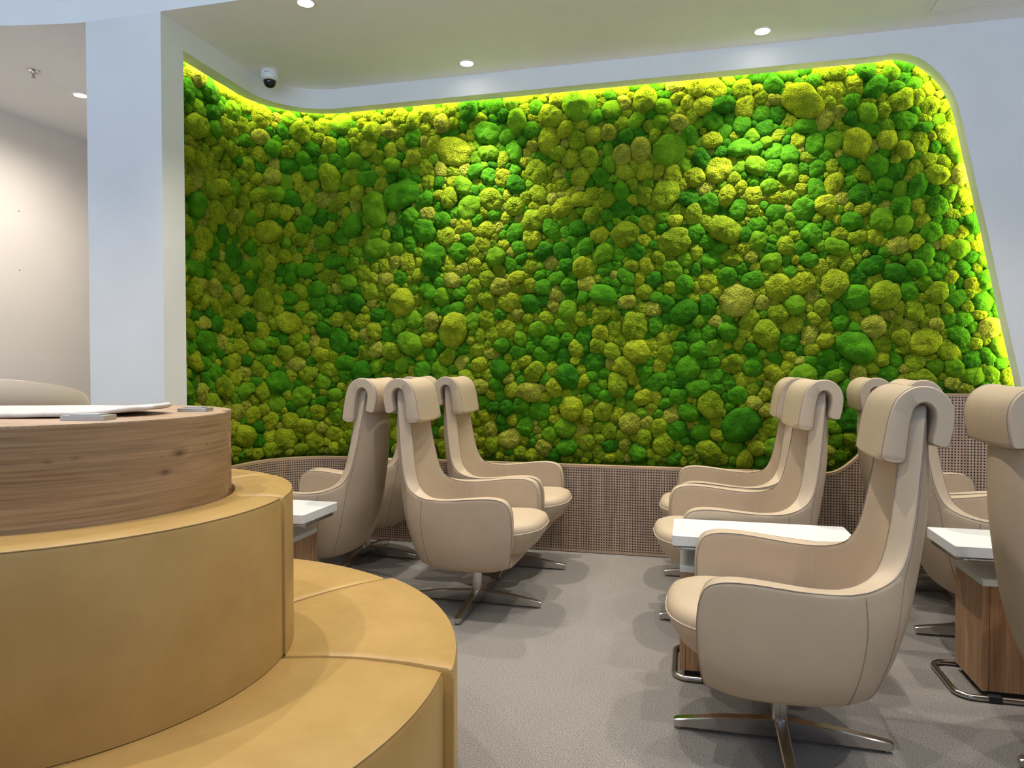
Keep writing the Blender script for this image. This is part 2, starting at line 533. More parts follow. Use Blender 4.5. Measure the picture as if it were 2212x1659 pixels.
# white wall face around the moss
wf = MB()
rows = [[(*plan(s), z) for s, z in EDGE_PTS], [(*plan(s), CZ) for s, z in EDGE_PTS]]
wf.grid(rows)
wf.grid([[(*plan(s), 0.9) for s in (SR, SEND)], [(*plan(s), CZ) for s in (SR, SEND)]])
wf.add([(*plan(SR), 0.9), (*plan(SR), 1.05), (*plan(SR, .095), 1.05), (*plan(SR, .095), 0.9)], [(0, 1, 2, 3)])
# reveal, 8 cm deep, and its back
wf.grid([[(*plan(s), z) for s, z in EDGE_PTS], [(*plan(s, 0.095), z) for s, z in EDGE_PTS]])
def outset(d):
    """edge polyline moved outward (up / right) by d in the unrolled plane"""
    out = []
    n = len(EDGE_PTS)
    for i in range(n):
        a = EDGE_PTS[max(0, i - 1)]; b = EDGE_PTS[min(n - 1, i + 1)]
        t = Vector((b[0] - a[0], b[1] - a[1])).normalized()
        out.append((EDGE_PTS[i][0] - t.y * d, EDGE_PTS[i][1] + t.x * d))
    return out
wf.grid([[(*plan(s, 0.095), z) for s, z in EDGE_PTS], [(*plan(s, 0.095), min(z, CZ)) for s, z in outset(0.13)]])
wf.box(1.832 + .16, 1.832 + .18, WV, WV + .26, 0.9, CZ)
struct(wf.build('wall_moss_surround', 'wall', smooth=30, fix=False))

# led strip hidden behind the reveal
led = MB()
op = outset(0.05)
led.grid([[(*plan(s, 0.114), z) for s, z in outset(0.045)], [(*plan(s, 0.114), z) for s, z in outset(0.06)]])
led.grid([[(*plan(s, 0.114), z) for s, z in outset(0.06)], [(*plan(s, 0.10), z) for s, z in outset(0.06)]])
led.grid([[(*plan(s, 0.114), z) for s, z in outset(0.045)], [(*plan(s, 0.10), z) for s, z in outset(0.045)]])
tag(led.build('led_strip', 'led', fix=False), 'glowing LED strip hidden behind the rounded white edge above the moss', 'light strip')

# perforated oak wainscot, in panels
wains = tag(empty('wainscot', (0.4, WV, 0)), 'perforated oak wall panelling below the moss, stepping up in a curve', 'wall panelling')
def wsamples(a, b):
    st = [a]
    while st[-1] < b - 1e-6:
        s = st[-1]
        step = 0.03 if s < S2 + .02 or s_of_u(UA) - 0.05 < s < s_of_u(UB) + .02 else 0.2
        st.append(min(b, s + step))
    return st
joints = [SL + 0.002, s_of_u(-2.01), s_of_u(-0.81), s_of_u(0.386), s_of_u(1.586), s_of_u(2.786), SEND]
PO = -0.014
def wloc(p): return (p[0] - 0.4, p[1] - WV, p[2])
for a, b in zip(joints[:-1], joints[1:]):
    ss = wsamples(a + 0.001, b - 0.001)
    pb = MB()
    pb.grid([[wloc((*plan(s, PO), 0.004)) for s in ss], [wloc((*plan(s, PO), z_wains(s) - 0.018)) for s in ss]])
    pb.uv = [(s, 0.004) for s in ss] + [(s, z_wains(s) - 0.018) for s in ss]
    o0 = len(pb.v)
    pb.grid([[wloc((*plan(s, 0.02), 0.004)) for s in ss], [wloc((*plan(s, 0.02), z_wains(s) - 0.018)) for s in ss]])
    pb.uv += [(s, -1) for s in ss] * 2
    for e in (0, len(ss) - 1):
        n = len(ss)
        pb.f.append((e, n + e, o0 + n + e, o0 + e))
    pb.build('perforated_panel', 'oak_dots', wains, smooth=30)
    cb = MB()
    r4 = []
    for off, dz in ((PO - 0.001, -0.018), (PO - 0.001, 0.0), (0.028, 0.0), (0.028, -0.018)):
        r4.append([wloc((*plan(s, off), z_wains(s) + dz)) for s in ss])
    cb.grid(r4)
    cb.uv = [(s, k * .02) for k in range(4) for s in ss]
    cb.build('top_edge', 'oak_edge', wains, smooth=40)

# ------------------------------------------------------------------ moss wall
MOFF = 0.205       # bed plane behind the white face
moss = tag(empty('moss_wall', (-0.5, WV + 0.1, 0.58)), 'preserved moss wall of green and olive moss cushions in a curved bay', 'moss wall')
ML = Vector((-0.5, WV + 0.1, 0.58))
bed = MB()
bs = list(np.linspace(SL - .03, S1, 4)) + list(np.linspace(S1, S2, 16)[1:]) + list(np.linspace(S2, SR + 0.14, 10)[1:])
bed.grid([[Vector((*plan(s, MOFF), 0.45)) - ML for s in bs], [Vector((*plan(s, MOFF), CZ)) - ML for s in bs]])
bed.build('moss_bed', 'moss_back', moss, smooth=40)

MOSS_M = [
    moss_mat('moss_leaf_green', (0.020, 0.110, 0.002), (0.082, 0.270, 0.008), 150, 0.6),
    moss_mat('moss_deep_green', (0.010, 0.075, 0.002), (0.046, 0.195, 0.006), 150, 0.6),
    moss_mat('moss_fresh_green', (0.055, 0.150, 0.003), (0.150, 0.315, 0.010), 150, 0.5),
    moss_mat('moss_olive', (0.082, 0.138, 0.003), (0.245, 0.345, 0.012), 120, 1.1),
    moss_mat('moss_yellow_olive', (0.118, 0.168, 0.004), (0.335, 0.405, 0.016), 120, 1.2),
    moss_mat('moss_khaki', (0.120, 0.145, 0.008), (0.360, 0.390, 0.040), 110, 1.3),
]
rng = np.random.RandomState(11)
pts = np.zeros((6000, 3)); npt = 0
KARC = (RAD + MOFF - 0.035) / RAD
ARC = S2 - S1
def s_of_t(t):
    if t <= S1: return t
    if t <= S1 + ARC * KARC: return S1 + (t - S1) / KARC
    return t - ARC * (KARC - 1)
S_MIN, S_MAX = SL + 0.0, SR + 0.07 + ARC * (KARC - 1)
def inside(s, z, m):
    if s < S_MIN or s > S_MAX: return False
    s = s_of_t(s)
    return z_wains(s) + 0.0 < z < z_open(s - 0.055) + 0.05 - m * 0
for (r0, r1, tries, want) in ((0.088, 0.116, 1500, 22), (0.066, 0.088, 2500, 95), (0.050, 0.066, 9000, 520), (0.037, 0.050, 26000, 1300), (0.025, 0.034, 34000, 1300), (0.017, 0.025, 30000, 900)):
    got = 0
    for _ in range(tries):
        s = rng.uniform(S_MIN, S_MAX); z = rng.uniform(0.56, 3.10)
        if not inside(s, z, 0): continue
        r = rng.uniform(r0, r1)
        if z - r * 0.75 < z_wains(s_of_t(s)) and r > 0.025: continue
        if npt:
            d2 = (pts[:npt, 0] - s) ** 2 + (pts[:npt, 1] - z) ** 2
            if np.any(d2 < (rng.uniform(0.76, 0.9) * (pts[:npt, 2] + r)) ** 2): continue
        pts[npt] = (s, z, r); npt += 1; got += 1
        if got >= want: break
pts = pts[:npt]

def cell(i):
    s, z, r = pts[i]
    d = np.hypot(pts[:, 0] - s, pts[:, 1] - z)
    near = np.argsort(d)[1:26]
    q = r * 1.55
    poly = [(q * math.cos(a), q * math.sin(a)) for a in np.linspace(0, 2 * math.pi, 13)[:-1]]
    for j in near:
        dx, dz, rj = pts[j, 0] - s, pts[j, 1] - z, pts[j, 2]
        D = math.hypot(dx, dz)
        if D > 3.2 * (r + rj): continue
        nx, nz = dx / D, dz / D
        k = (D * D + r * r - rj * rj) / (2 * D)
        k = max(k, 0.25 * r)
        out = []
        for a in range(len(poly)):
            p, qn = poly[a], poly[(a + 1) % len(poly)]
            dp = p[0] * nx + p[1] * nz - k; dq = qn[0] * nx + qn[1] * nz - k
            if dp <= 0: out.append(p)
            if dp * dq < 0:
                t = dp / (dp - dq)
                out.append((p[0] + t * (qn[0] - p[0]), p[1] + t * (qn[1] - p[1])))
        poly = out
        if len(poly) < 3: return None
    # floor of the opening
    return poly

def radial(poly, K):
    ang = np.linspace(0, 2 * math.pi, K + 1)[:-1]
    out = np.zeros(K)
    n = len(poly)
    for k, a in enumerate(ang):
        c, sn = math.cos(a), math.sin(a)
        best = 1e9
        for i in range(n):
            x1, y1 = poly[i]; x2, y2 = poly[(i + 1) % n]
            den = c * (y2 - y1) - sn * (x2 - x1)
            if abs(den) < 1e-12: continue
            t = (x1 * (y2 - y1) - y1 * (x2 - x1)) / den
            u = (x1 * sn - y1 * c) / den
            if t > 0 and -1e-6 <= u <= 1 + 1e-6: best = min(best, t)
        out[k] = best if best < 1e8 else 0.02
    return ang, out

PROF = [(0.90, -0.10), (0.985, 0.10), (1.02, 0.30), (0.985, 0.50), (0.90, 0.68), (0.77, 0.82), (0.60, 0.92), (0.40, 0.98), (0.20, 1.01)]
def clump(i, big):
    s0, z0, r = pts[i]
    poly = cell(i)
    if poly is None: return None
    K = 40 if big else 28 if r > 0.034 else 20
    prof = PROF if big else PROF[1:]
    ang, rad = radial(poly, K)
    rad = np.minimum(rad, 1.22 * r) * (1 + ELL[i][0] * np.cos(2 * (ang - ELL[i][1])))
    for _ in range(4 if big else 2):
        rad = 0.25 * np.roll(rad, 1) + 0.5 * rad + 0.25 * np.roll(rad, -1)
    rm = float(rad.mean())
    g = 1.06 if rm > 0.03 else 1.12
    rad = rad * g
    ci = MIDX[i]
    rough = 0.05 if ci < 3 else 0.075
    jit = 0.0009 if ci < 3 else 0.0022
    H = (0.012 + 0.62 * min(rm, 0.12)) * HV[i]
    H = min(H, 0.095)
    sx, sz = SKEW[i]
    V = []
    sd = float(i) * 1.37
    for (pr, ph) in prof:
        for k in range(K):
            a = ang[k]
            dx = math.cos(a) * rad[k] * pr; dz = math.sin(a) * rad[k] * pr
            h = H * ph + 0.0
            nz = noise.noise((dx * 9 / max(rm, .03) * .22 + sd, dz * 9 / max(rm, .03) * .22, ph * 1.2)) * 0.10 * rm
            nz += noise.noise((dx * 62 + sd, dz * 62, h * 62)) * rough * min(rm, 0.06)
            f = 1 + nz / max(rm, .02) * 0.7
            hh = h + nz * (0.4 + ph)
            hh += (dx * sx + dz * sz) * ph + random.uniform(-jit, jit)
            f += random.uniform(-jit, jit) / max(rm, .02) * .6
            V.append((s0 + dx * f, z0 + dz * f, hh))
    V.append((s0, z0, H * 1.02))
    W_ = []
    for s, z, h in V:
        s = max(s_of_t(s), SL - 0.02)
        x, y = plan(s, MOFF - 0.004 - h)
        zz = max(z, z_wains(s) - 0.03)
        W_.append((x - ML.x, y - ML.y, zz - ML.z))
    J = len(prof)
    F = []
    for j in range(J - 1):
        for k in range(K):
            k2 = (k + 1) % K
            F.append((j * K + k, j * K + k2, (j + 1) * K + k2, (j + 1) * K + k))
    top = len(W_) - 1
    for k in range(K):
        F.append(((J - 1) * K + k, (J - 1) * K + (k + 1) % K, top))
    return W_, F

# colour families, loosely clustered
MIDX = []
HV = rng.uniform(0.75, 1.35, npt)
ELL = np.stack([rng.uniform(0, 0.2, npt), rng.uniform(0, math.pi, npt)], 1)
SKEW = rng.uniform(-0.16, 0.16, (npt, 2))
for i in range(npt):
    s, z, r = pts[i]
    g = noise.noise((s * 2.3, z * 2.3, 3.1)) * 0.55 + rng.uniform(-0.5, 0.5)
    if s < S2: g -= 0.08
    if z < 1.0: g -= 0.18
    if g > 0.02:
        MIDX.append(int(rng.choice([0, 0, 1, 2])))
    else:
        MIDX.append(int(rng.choice([3, 3, 3, 4, 4, 4, 5] if z > 1.1 else [3, 4, 4, 5])))
order = np.argsort(-pts[:, 2])
big = set(order[:300].tolist())
rest_v, rest_f, rest_m = [], [], []
for i in range(npt):
    res = clump(i, i in big)
    if res is None: continue
    V, F = res
    if i in big:
        me = bpy.data.meshes.new('moss_cushion')
        me.from_pydata(V, [], F)
        me.polygons.foreach_set('use_smooth', [True] * len(F))
        me.materials.append(MOSS_M[MIDX[i]])
        o = bpy.data.objects.new('moss_cushion', me)
        COL.objects.link(o); o.parent = moss
    else:
        o0 = len(rest_v)
        rest_v += V
        rest_f += [tuple(a + o0 for a in f) for f in F]
        rest_m += [MIDX[i]] * len(F)
me = bpy.data.meshes.new('small_moss_cushions')
me.from_pydata(rest_v, [], rest_f)
for m_ in MOSS_M: me.materials.append(m_)
me.polygons.foreach_set('material_index', rest_m)
me.polygons.foreach_set('use_smooth', [True] * len(rest_f))
o = bpy.data.objects.new('small_moss_cushions', me)
COL.objects.link(o); o.parent = moss; o['kind'] = 'stuff'

# ------------------------------------------------------------------ ceiling fittings
def downlight(u, v, zc, power, label, group, ang=100, blend=0.8, r=0.05, off=True):
    sfx = '_offscreen' if off else ''
    t = tag(empty('ceiling_downlight' + sfx, (u, v, zc)), label, 'light', group)
    m = MB()
    m.lathe([(r * 0.80, 0.0), (r * 0.86, -0.004), (r * 1.06, -0.004), (r * 1.16, -0.001), (r * 1.16, 0.0)], 32, cap0=False, cap1=False)
    m.build('trim_ring', 'bezel', t, smooth=50)
    m = MB(); m.lathe([(0.001, -0.0015), (r * 0.82, -0.0015)], 32, cap0=True, cap1=False)
    m.build('lens' + sfx, 'lamp', t)
    ld = bpy.data.lights.new('downlight_beam' + sfx, 'SPOT')
    ld.energy = power; ld.color = WARM; ld.spot_size = R(ang); ld.spot_blend = blend
    ld.shadow_soft_size = 0.026
    lo = bpy.data.objects.new('downlight_beam' + sfx, ld); COL.objects.link(lo)
    lo.parent = t; lo.location = (0, 0, -0.012)
    return t
for u, wh in ((-1.396, 'above the chairs on the sofa side'), (0.403, 'above the chairs on the table side'), (3.2, 'beyond the rounded end of the moss')):
    downlight(u, 4.40, CZ, SPOT_ALCOVE * 2.6, 'recessed downlight close to the moss wall ' + wh, 'downlights along the moss wall', off=u > 1)
for u, wh in ((-2.005, 'near the white pillar'), (-0.205, 'over the middle of the aisle'), (1.6, 'in front of the access hatch')):
    downlight(u, 3.47, CZ, SPOT_ALCOVE, 'recessed downlight along the front fascia ' + wh, 'downlights along the fascia', off=u > -1)
downlight(-4.25, 4.24, CZ, SPOT_ALCOVE * 2.1, 'round recessed downlight in the passage ceiling behind the pillar', ang=165, blend=1.0, group=None, off=False)
for v in (0.9, 2.4):
    for u in (-4.0, -2.2, -0.4, 1.4, 3.2):
        downlight(u, v, HZ, SPOT_HALL * 1.5, 'round recessed downlight in the high hall ceiling', 'downlights in the hall ceiling', ang=84, r=0.06)

cc = tag(empty('dome_camera', (-2.70, 4.21, CZ)), 'white dome security camera under the bay ceiling', 'camera')
m = MB(); m.lathe([(0.058, 0.0), (0.060, -0.004), (0.060, -0.045), (0.056, -0.056), (0.048, -0.062), (0.040, -0.062)], 36, cap0=True, cap1=True)
m.build('housing', 'cctv', cc, smooth=40)
m = MB(); m.lathe([(0.041, -0.060), (0.040, -0.072), (0.036, -0.086), (0.028, -0.097), (0.015, -0.104), (0.001, -0.106)], 28)
m.build('smoked_dome', 'dome', cc, smooth=180)
m = MB()
for k, a in enumerate(np.linspace(-0.22, 0.22, 7)):
    b_ = R(-78) + a
    m.tube([(0.0604 * math.cos(b_), 0.0604 * math.sin(b_), -0.022), (0.0604 * math.cos(b_ + .05), 0.0604 * math.sin(b_ + .05), -0.022)], 0.002, 5)
m.build('marking', 'seam', cc)
for a in (-130, -25):
    m = MB(); m.lathe([(0.003, -0.001), (0.003, 0.001)], 8, (0.0595 * math.cos(R(a)), 0.0595 * math.sin(R(a)), -0.05))
    m.build('screw', 'black', cc)

sp = tag(empty('sprinkler', (-4.2, 3.82, CZ)), 'chrome fire sprinkler head hanging from the passage ceiling', 'sprinkler')
m = MB(); m.lathe([(0.0, 0), (0.040, -0.001), (0.038, -0.006), (0.014, -0.010), (0.012, -0.022), (0.008, -0.026)], 24)
m.build('escutcheon', 'chrome', sp, smooth=40)
m = MB()
for sgn in (-1, 1):
    m.tube([(0.006 * sgn, 0, -0.024), (0.013 * sgn, 0, -0.034), (0.013 * sgn, 0, -0.044), (0.004 * sgn, 0, -0.054)], 0.0028, 6)
m.build('frame_arm', 'chrome', sp)
m = MB(); m.lathe([(0.017, -0.054), (0.017, -0.056)], 18); m.build('deflector', 'chrome', sp)
m = MB(); m.lathe([(0.003, -0.024), (0.003, -0.052)], 8); m.build('bulb', 'seam', sp)

ht = tag(empty('access_hatch', (1.57, 4.08, CZ)), 'flush square access hatch in the bay ceiling', 'hatch')
for a_ in ((-.322, .322, .304, .322), (-.322, .322, -.322, -.304), (-.322, -.304, -.304, .304), (.304, .322, -.304, .304)):
    box_obj('frame_strip', 'ceil', ht, *a_, -0.006, 0.0)
box_obj('panel', 'ceil', ht, -.299, .299, -.299, .299, -0.006, 0.0)

for z, lab in ((2.427, 'upper tiny grey wall plug in the cream passage wall'), (1.967, 'lower tiny grey wall plug in the cream passage wall')):
    m = MB(); m.lathe([(0.006, 0.0), (0.004, 0.002)], 8)
    o = m.build('wall_plug', 'plug'); o.location = (-5.1, 4.49, z); o.rotation_euler = (0, R(90), 0)
    tag(o, lab, 'wall plug')

# ------------------------------------------------------------------ lounge chair
def catmull(pts, n, closed=False):
    P = [Vector(p) for p in pts]
    out = []
    m = len(P)
    rg = m if closed else m - 1
    for i in range(rg):
        p0 = P[(i - 1) % m] if closed or i > 0 else P[i] * 2 - P[i + 1]
        p1 = P[i]; p2 = P[(i + 1) % m]
        p3 = P[(i + 2) % m] if closed or i < m - 2 else P[i + 1] * 2 - P[i]
        for k in range(n):
            t = k / n
            out.append(0.5 * ((2 * p1) + (p2 - p0) * t + (2 * p0 - 5 * p1 + 4 * p2 - p3) * t * t + (3 * p1 - p0 - 3 * p2 + p3) * t ** 3))
    if not closed: out.append(P[-1])
    return out

def chair_shell():
    # half cage, columns p0 (back centre) .. p6 (arm front)
    q = {}
    rows = [
        # z-bottom ring
        [(-.15, 0, .248), (-.146, .07, .248), (-.125, .135, .248), (-.07, .17, .248), (0, .18, .248), (.09, .172, .248), (.165, .15, .252)],
        [(-.236, 0, .256), (-.229, .112, .256), (-.198, .198, .256), (-.115, .25, .256), (0, .268, .256), (.13, .264, .258), (.225, .245, .268)],
        [(-.262, 0, .305), (-.254, .122, .305), (-.216, .215, .303), (-.128, .278, .30), (0, .298, .298), (.14, .296, .30), (.247, .278, .31)],
        [(-.298, 0, .39), (-.288, .128, .39), (-.242, .222, .388), (-.145, .288, .38), (0, .311, .378), (.15, .311, .38), (.262, .298, .388)],
        [(-.330, 0, .485), (-.316, .130, .485), (-.264, .222, .485), (-.155, .294, .478), (0, .315, .478), (.158, .315, .482), (.268, .306, .488)],
        [(-.356, 0, .60), (-.339, .116, .60), (-.272, .200, .605), (-.150, .294, .572), (-.005, .312, .585), (.148, .314, .606), (.252, .308, .594)],
    ]
    ups = [
        [(-.378, 0, .74), (-.362, .102, .74), (-.302, .178, .735)],
        [(-.386, 0, .88), (-.373, .089, .88), (-.324, .156, .88)],
        [(-.376, 0, 1.0), (-.368, .078, 1.0), (-.336, .142, 1.0)],
        [(-.362, 0, 1.112), (-.359, .07, 1.110), (-.346, .132, 1.10)],
    ]
    thick = lambda r, c: (0.062 if c >= 3 else 0.07 if r < 7 else 0.066 if r < 9 else 0.062)
    idx = {}
    mid = []
    th = []
    allrows = rows + ups
    for r, row in enumerate(allrows):
        for sgn in (1, -1):
            for c, p in enumerate(row):
                if c == 0 and sgn == -1:
                    idx[(r, 0, -1)] = idx[(r, 0, 1)]; continue
                idx[(r, c, sgn)] = len(mid)
                mid.append(Vector((p[0], p[1] * sgn, p[2]))); th.append(thick(r, c))
    faces = []
    for r in range(len(allrows) - 1):
        nc = min(len(allrows[r]), len(allrows[r + 1]))
        for c in range(nc - 1):
            a, b, c2, d = idx[(r, c, 1)], idx[(r, c + 1, 1)], idx[(r + 1, c + 1, 1)], idx[(r + 1, c, 1)]
            faces.append((a, d, c2, b))
            a, b, c2, d = idx[(r, c, -1)], idx[(r, c + 1, -1)], idx[(r + 1, c + 1, -1)], idx[(r + 1, c, -1)]
            faces.append((a, b, c2, d))
    # pan under the seat: front bridge and bottom
    faces.append((idx[(0, 6, 1)], idx[(1, 6, 1)], idx[(1, 6, -1)], idx[(0, 6, -1)]))
    ring = [idx[(0, c, 1)] for c in range(6, -1, -1)] + [idx[(0, c, -1)] for c in range(1, 7)]
    n0 = len(mid)
    for x in (-.08, 0, .08):
        mid.append(Vector((x, 0, .25))); th.append(.04)
    me = bpy.data.meshes.new('tmp')
    # bottom strip as quads between left and right columns
    for c in range(6):
        if c == 0:
            faces.append((idx[(0, 0, 1)], idx[(0, 1, 1)], idx[(0, 1, -1)]))
        else:
            faces.append((idx[(0, c, 1)], idx[(0, c + 1, 1)], idx[(0, c + 1, -1)], idx[(0, c, -1)]))
    mid = mid[:n0]; th = th[:n0]
    me.from_pydata([tuple(p) for p in mid], [], faces)
    bm = bmesh.new(); bm.from_mesh(me)
    bmesh.ops.recalc_face_normals(bm, faces=bm.faces)
    bm.verts.ensure_lookup_table(); bm.normal_update()
    # outward = away from the axis through the sitter
    ref = bm.verts[idx[(4, 0, 1)]]
    if ref.normal.x > 0:
        for f in bm.faces: f.normal_flip()
        bm.normal_update()
    nor = [v.normal.copy() for v in bm.verts]
    fcs = [tuple(v.index for v in f.verts) for f in bm.faces]
    edges = [(e.verts[0].index, e.verts[1].index, [tuple(v.index for v in f.verts) for f in e.link_faces]) for e in bm.edges if e.is_boundary]
    bm.free()
    n = len(mid)
    outer = [mid[i] + nor[i] * th[i] * 0.5 for i in range(n)]
    inner = [mid[i] - nor[i] * th[i] * 0.5 for i in range(n)]
    V = outer + inner
    F = list(fcs) + [tuple(reversed([i + n for i in f])) for f in fcs]
    cre = []
    for a, b, lf in edges:
        f = lf[0]
        k = f.index(a)
        nxt = f[(k + 1) % len(f)]
        if nxt == b: F.append((b, a, a + n, b + n))
        else: F.append((a, b, b + n, a + n))
        cre += [(a, b), (a + n, b + n)]
    me = bpy.data.meshes.new('shell')
    me.from_pydata([tuple(v) for v in V], [], F)
    at = me.attributes.new('crease_edge', 'FLOAT', 'EDGE')
    cs = {tuple(sorted(e)) for e in cre}
    for e in me.edges:
        if tuple(sorted(e.vertices)) in cs: at.data[e.index].value = 0.78
    me.polygons.foreach_set('use_smooth', [True] * len(me.polygons))
    return me, idx, n, V

def bake(o):
    dg = bpy.context.evaluated_depsgraph_get()
    e = o.evaluated_get(dg)
    me = bpy.data.meshes.new_from_object(e)
    o.modifiers.clear()
    old = o.data
    o.data = me
    return me

def make_chair():
    root = empty('lounge_chair')
    me, idx, n, V = chair_shell()
    me.materials.append(M['leather'])
    sh = bpy.data.objects.new('shell', me); COL.objects.link(sh)
    md = sh.modifiers.new('sub', 'SUBSURF'); md.levels = 3; md.render_levels = 3
    me = bake(sh)
    me.name = 'shell'
    sh.parent = root
    bvh = BVHTree.FromPolygons([v.co.copy() for v in me.vertices], [tuple(p.vertices) for p in me.polygons])
    def on(p, lift=0.0006):
        co, no, _, _ = bvh.find_nearest(Vector(p))
        return co + no * lift
    def seam(pts, name, mat, r=0.0016, k=10, sub=None):
        m = MB()
        P = [on(p) for p in catmull(pts, k)]
        m.tube(P, r, 5)
        return m.build(name, mat, sh, smooth=180)
    # rim piping along the outer edge, both sides and over the top
    rim = [(1, 6), (2, 6), (3, 6), (4, 6), (5, 6), (5, 5), (5, 4), (5, 3), (5, 2), (6, 2), (7, 2), (8, 2), (9, 2)]
    for o_in, nm in ((0, 'outer_piping'), (n, 'inner_piping')):
        path = []
        for sgn in (1, -1):
            pts_ = [Vector(V[idx[(r, c, sgn)] + o_in]) for r, c in rim]
            path.append(pts_)
        full = path[0] + [Vector(V[idx[(9, 1, 1)] + o_in]), Vector(V[idx[(9, 0, 1)] + o_in]), Vector(V[idx[(9, 1, -1)] + o_in])] + list(reversed(path[1]))
        full = [full[0]] + [full[k - 1] / 6 + full[k] * (4 / 6) + full[k + 1] / 6 for k in range(1, len(full) - 1)] + [full[-1]]
        seam(full, nm, 'seam', r=0.0014 if o_in == 0 else 0.0011, k=10)
    for sgn in (1, -1):
        # seam between side panel and back panel (outside), and stitch between arm and back (inside)
        seam([Vector(V[idx[(r, 3, sgn)]]) + Vector((-.035, 0, 0)) for r in (5, 4, 3, 2, 1)], 'panel_seam', 'seam', r=0.0013)
        seam([Vector(V[idx[(r, 3, sgn)] + n]) for r in (5, 4, 3)], 'inner_stitch', 'stitch', r=0.0013)
        seam([(Vector(V[idx[(r, 2, sgn)]]) * .9 + Vector(V[idx[(r, 1, sgn)]]) * .1) for r in (9, 8, 7, 6, 5, 4, 3, 2, 1)], 'back_seam', 'seam', r=0.0012)
    # seat cushion
    m = MB()
    K = 44
    def plan_pt(a, sc, n_=3.0):
        c, s = math.cos(a), math.sin(a)
        x = math.copysign(abs(c) ** (2 / n_), c); y = math.copysign(abs(s) ** (2 / n_), s)
        ax = 0.315; by = 0.255
        return 0.045 + ax * x * sc, by * y * sc
    prof = [(0.50, .285, -.05), (0.74, .287, -.045), (0.86, .30, -.035), (0.93, .33, -.02), (0.975, .37, -.008), (1.0, .405, 0), (0.992, .425, 0), (0.955, .445, 0), (0.87, .458, 0), (0.70, .467, 0), (0.45, .472, 0), (0.2, .474, 0)]
    rows = []
    for sc, z, dx in prof:
        row = []
        for j in range(K):
            x, y = plan_pt(2 * math.pi * j / K, sc)
            row.append((x + dx, y, z + 0.075 * (x - 0.2) * (1 if z > .38 else .6)))
        rows.append(row)
    m.grid(rows, True)
    m.f.append(tuple(reversed(range(K))))
    o_ = len(prof) - 1
    m.f.append(tuple(o_ * K + j for j in range(K)))
    seat = m.build('seat_cushion', 'leather', root, smooth=180)
    m = MB(); m.tube([(p[0] * 1.001, p[1] * 1.001, p[2] + .004) for p in rows[5]], 0.0022, 6, closed=True)
    m.build('piping', 'stitch', seat, smooth=180)
    # saddle headrest
    cl = catmull([(-.404, 0, .985), (-.413, 0, 1.03), (-.415, 0, 1.07), (-.404, 0, 1.102), (-.376, 0, 1.123), (-.342, 0, 1.122), (-.313, 0, 1.098), (-.299, 0, 1.055), (-.290, 0, 0.995), (-.283, 0, .938)], 4)
    nC = len(cl)
    outl, inl = [], []
    for i, p in enumerate(cl):
        t = (cl[min(nC - 1, i + 1)] - cl[max(0, i - 1)]).normalized()
        nn = Vector((-t.z, 0, t.x))
        f = i / (nC - 1)
        hw = 0.0245 + 0.008 * max(0, (f - .5) / .5)
        outl.append(p + nn * hw); inl.append(p - nn * hw)
    def endcap(a, b, k, sgn):
        c = (a + b) / 2; rr = (a - b) / 2; d = Vector((-rr.z, 0, rr.x)) * sgn
        return [c + rr * math.cos(t) + d * math.sin(t) * .35 for t in np.linspace(0, math.pi, k + 2)[1:-1]]
    loop = list(outl) + endcap(outl[-1], inl[-1], 3, -1) + list(reversed(inl)) + endcap(inl[0], outl[0], 3, -1)
    cen = sum(loop, Vector()) / len(loop)
    Wd = 0.168
    # shrink towards the band centre line at the side panels for a soft edge
    half = []
    no_ = len(outl)
    for i, p in enumerate(loop):
        if i < no_: c = cl[i]
        elif i < no_ + 3: c = cl[-1]
        elif i < 2 * no_ + 3: c = cl[no_ - 1 - (i - no_ - 3)]
        else: c = cl[0]
        half.append(c)
    st = [(-Wd, .84, 0), (-Wd + .003, .93, 0), (-Wd + .010, 1.0, 0), (-Wd * .5, 1.03, 0), (0, 1.04, 0), (Wd * .5, 1.03, 0), (Wd - .010, 1.0, 0), (Wd - .003, .93, 0), (Wd, .84, 0)]
    m = MB()
    rows = []
    for y, sc, _ in st:
        dip = 0.006 * (1 - (y / Wd) ** 2)
        rows.append([Vector((c.x + (p.x - c.x) * sc, y, c.z + (p.z - c.z) * sc - dip)) for p, c in zip(loop, half)])
    m.grid(rows, True)
    lp = len(loop)
    # side faces: strip between outer and inner runs
    for base in (0, (len(st) - 1) * lp):
        for i in range(no_ - 1):
            m.f.append((base + i, base + i + 1, base + 2 * no_ + 2 - (i + 1), base + 2 * no_ + 2 - i))
        m.f.append((base + no_ - 1, base + no_, base + no_ + 1, base + no_ + 2, base + no_ + 3))
        m.f.append((base, base + 2 * no_ + 2, base + 2 * no_ + 3, base + 2 * no_ + 4, base + 2 * no_ + 5))
    hr = m.build('headrest', 'leather', root, smooth=50)
    for k, sgn in ((2, -1), (len(st) - 3, 1)):
        m = MB(); m.tube([p + Vector((0, 0.001 * sgn, 0)) for p in rows[k]], 0.0015, 5, closed=True)
        m.build('piping', 'seam', hr, smooth=180)
    # pedestal
    m = MB(); m.lathe([(0.0245, 0.012), (0.0245, 0.262)], 28); m.build('post', 'chrome', root, smooth=40)
    m = MB(); m.lathe([(0.07, 0.236), (0.075, 0.240), (0.075, 0.250)], 28); m.build('swivel_plate', 'black', root, smooth=40)
    lm = MB()
    A = [(.012, .019, .016, .072), (.18, .0175, .014, .058), (.322, .015, .011, .036), (.334, .012, .013, .032)]
    rows = [[(x, -w, z0), (x, w, z0), (x, w, z1 - .003), (x, w - .003, z1), (x, -w + .003, z1), (x, -w, z1 - .003)] for x, w, z0, z1 in A]
    lm.grid(rows, True)
    lm.f.append(tuple(range(6))); lm.f.append(tuple(reversed(range(18, 24))))
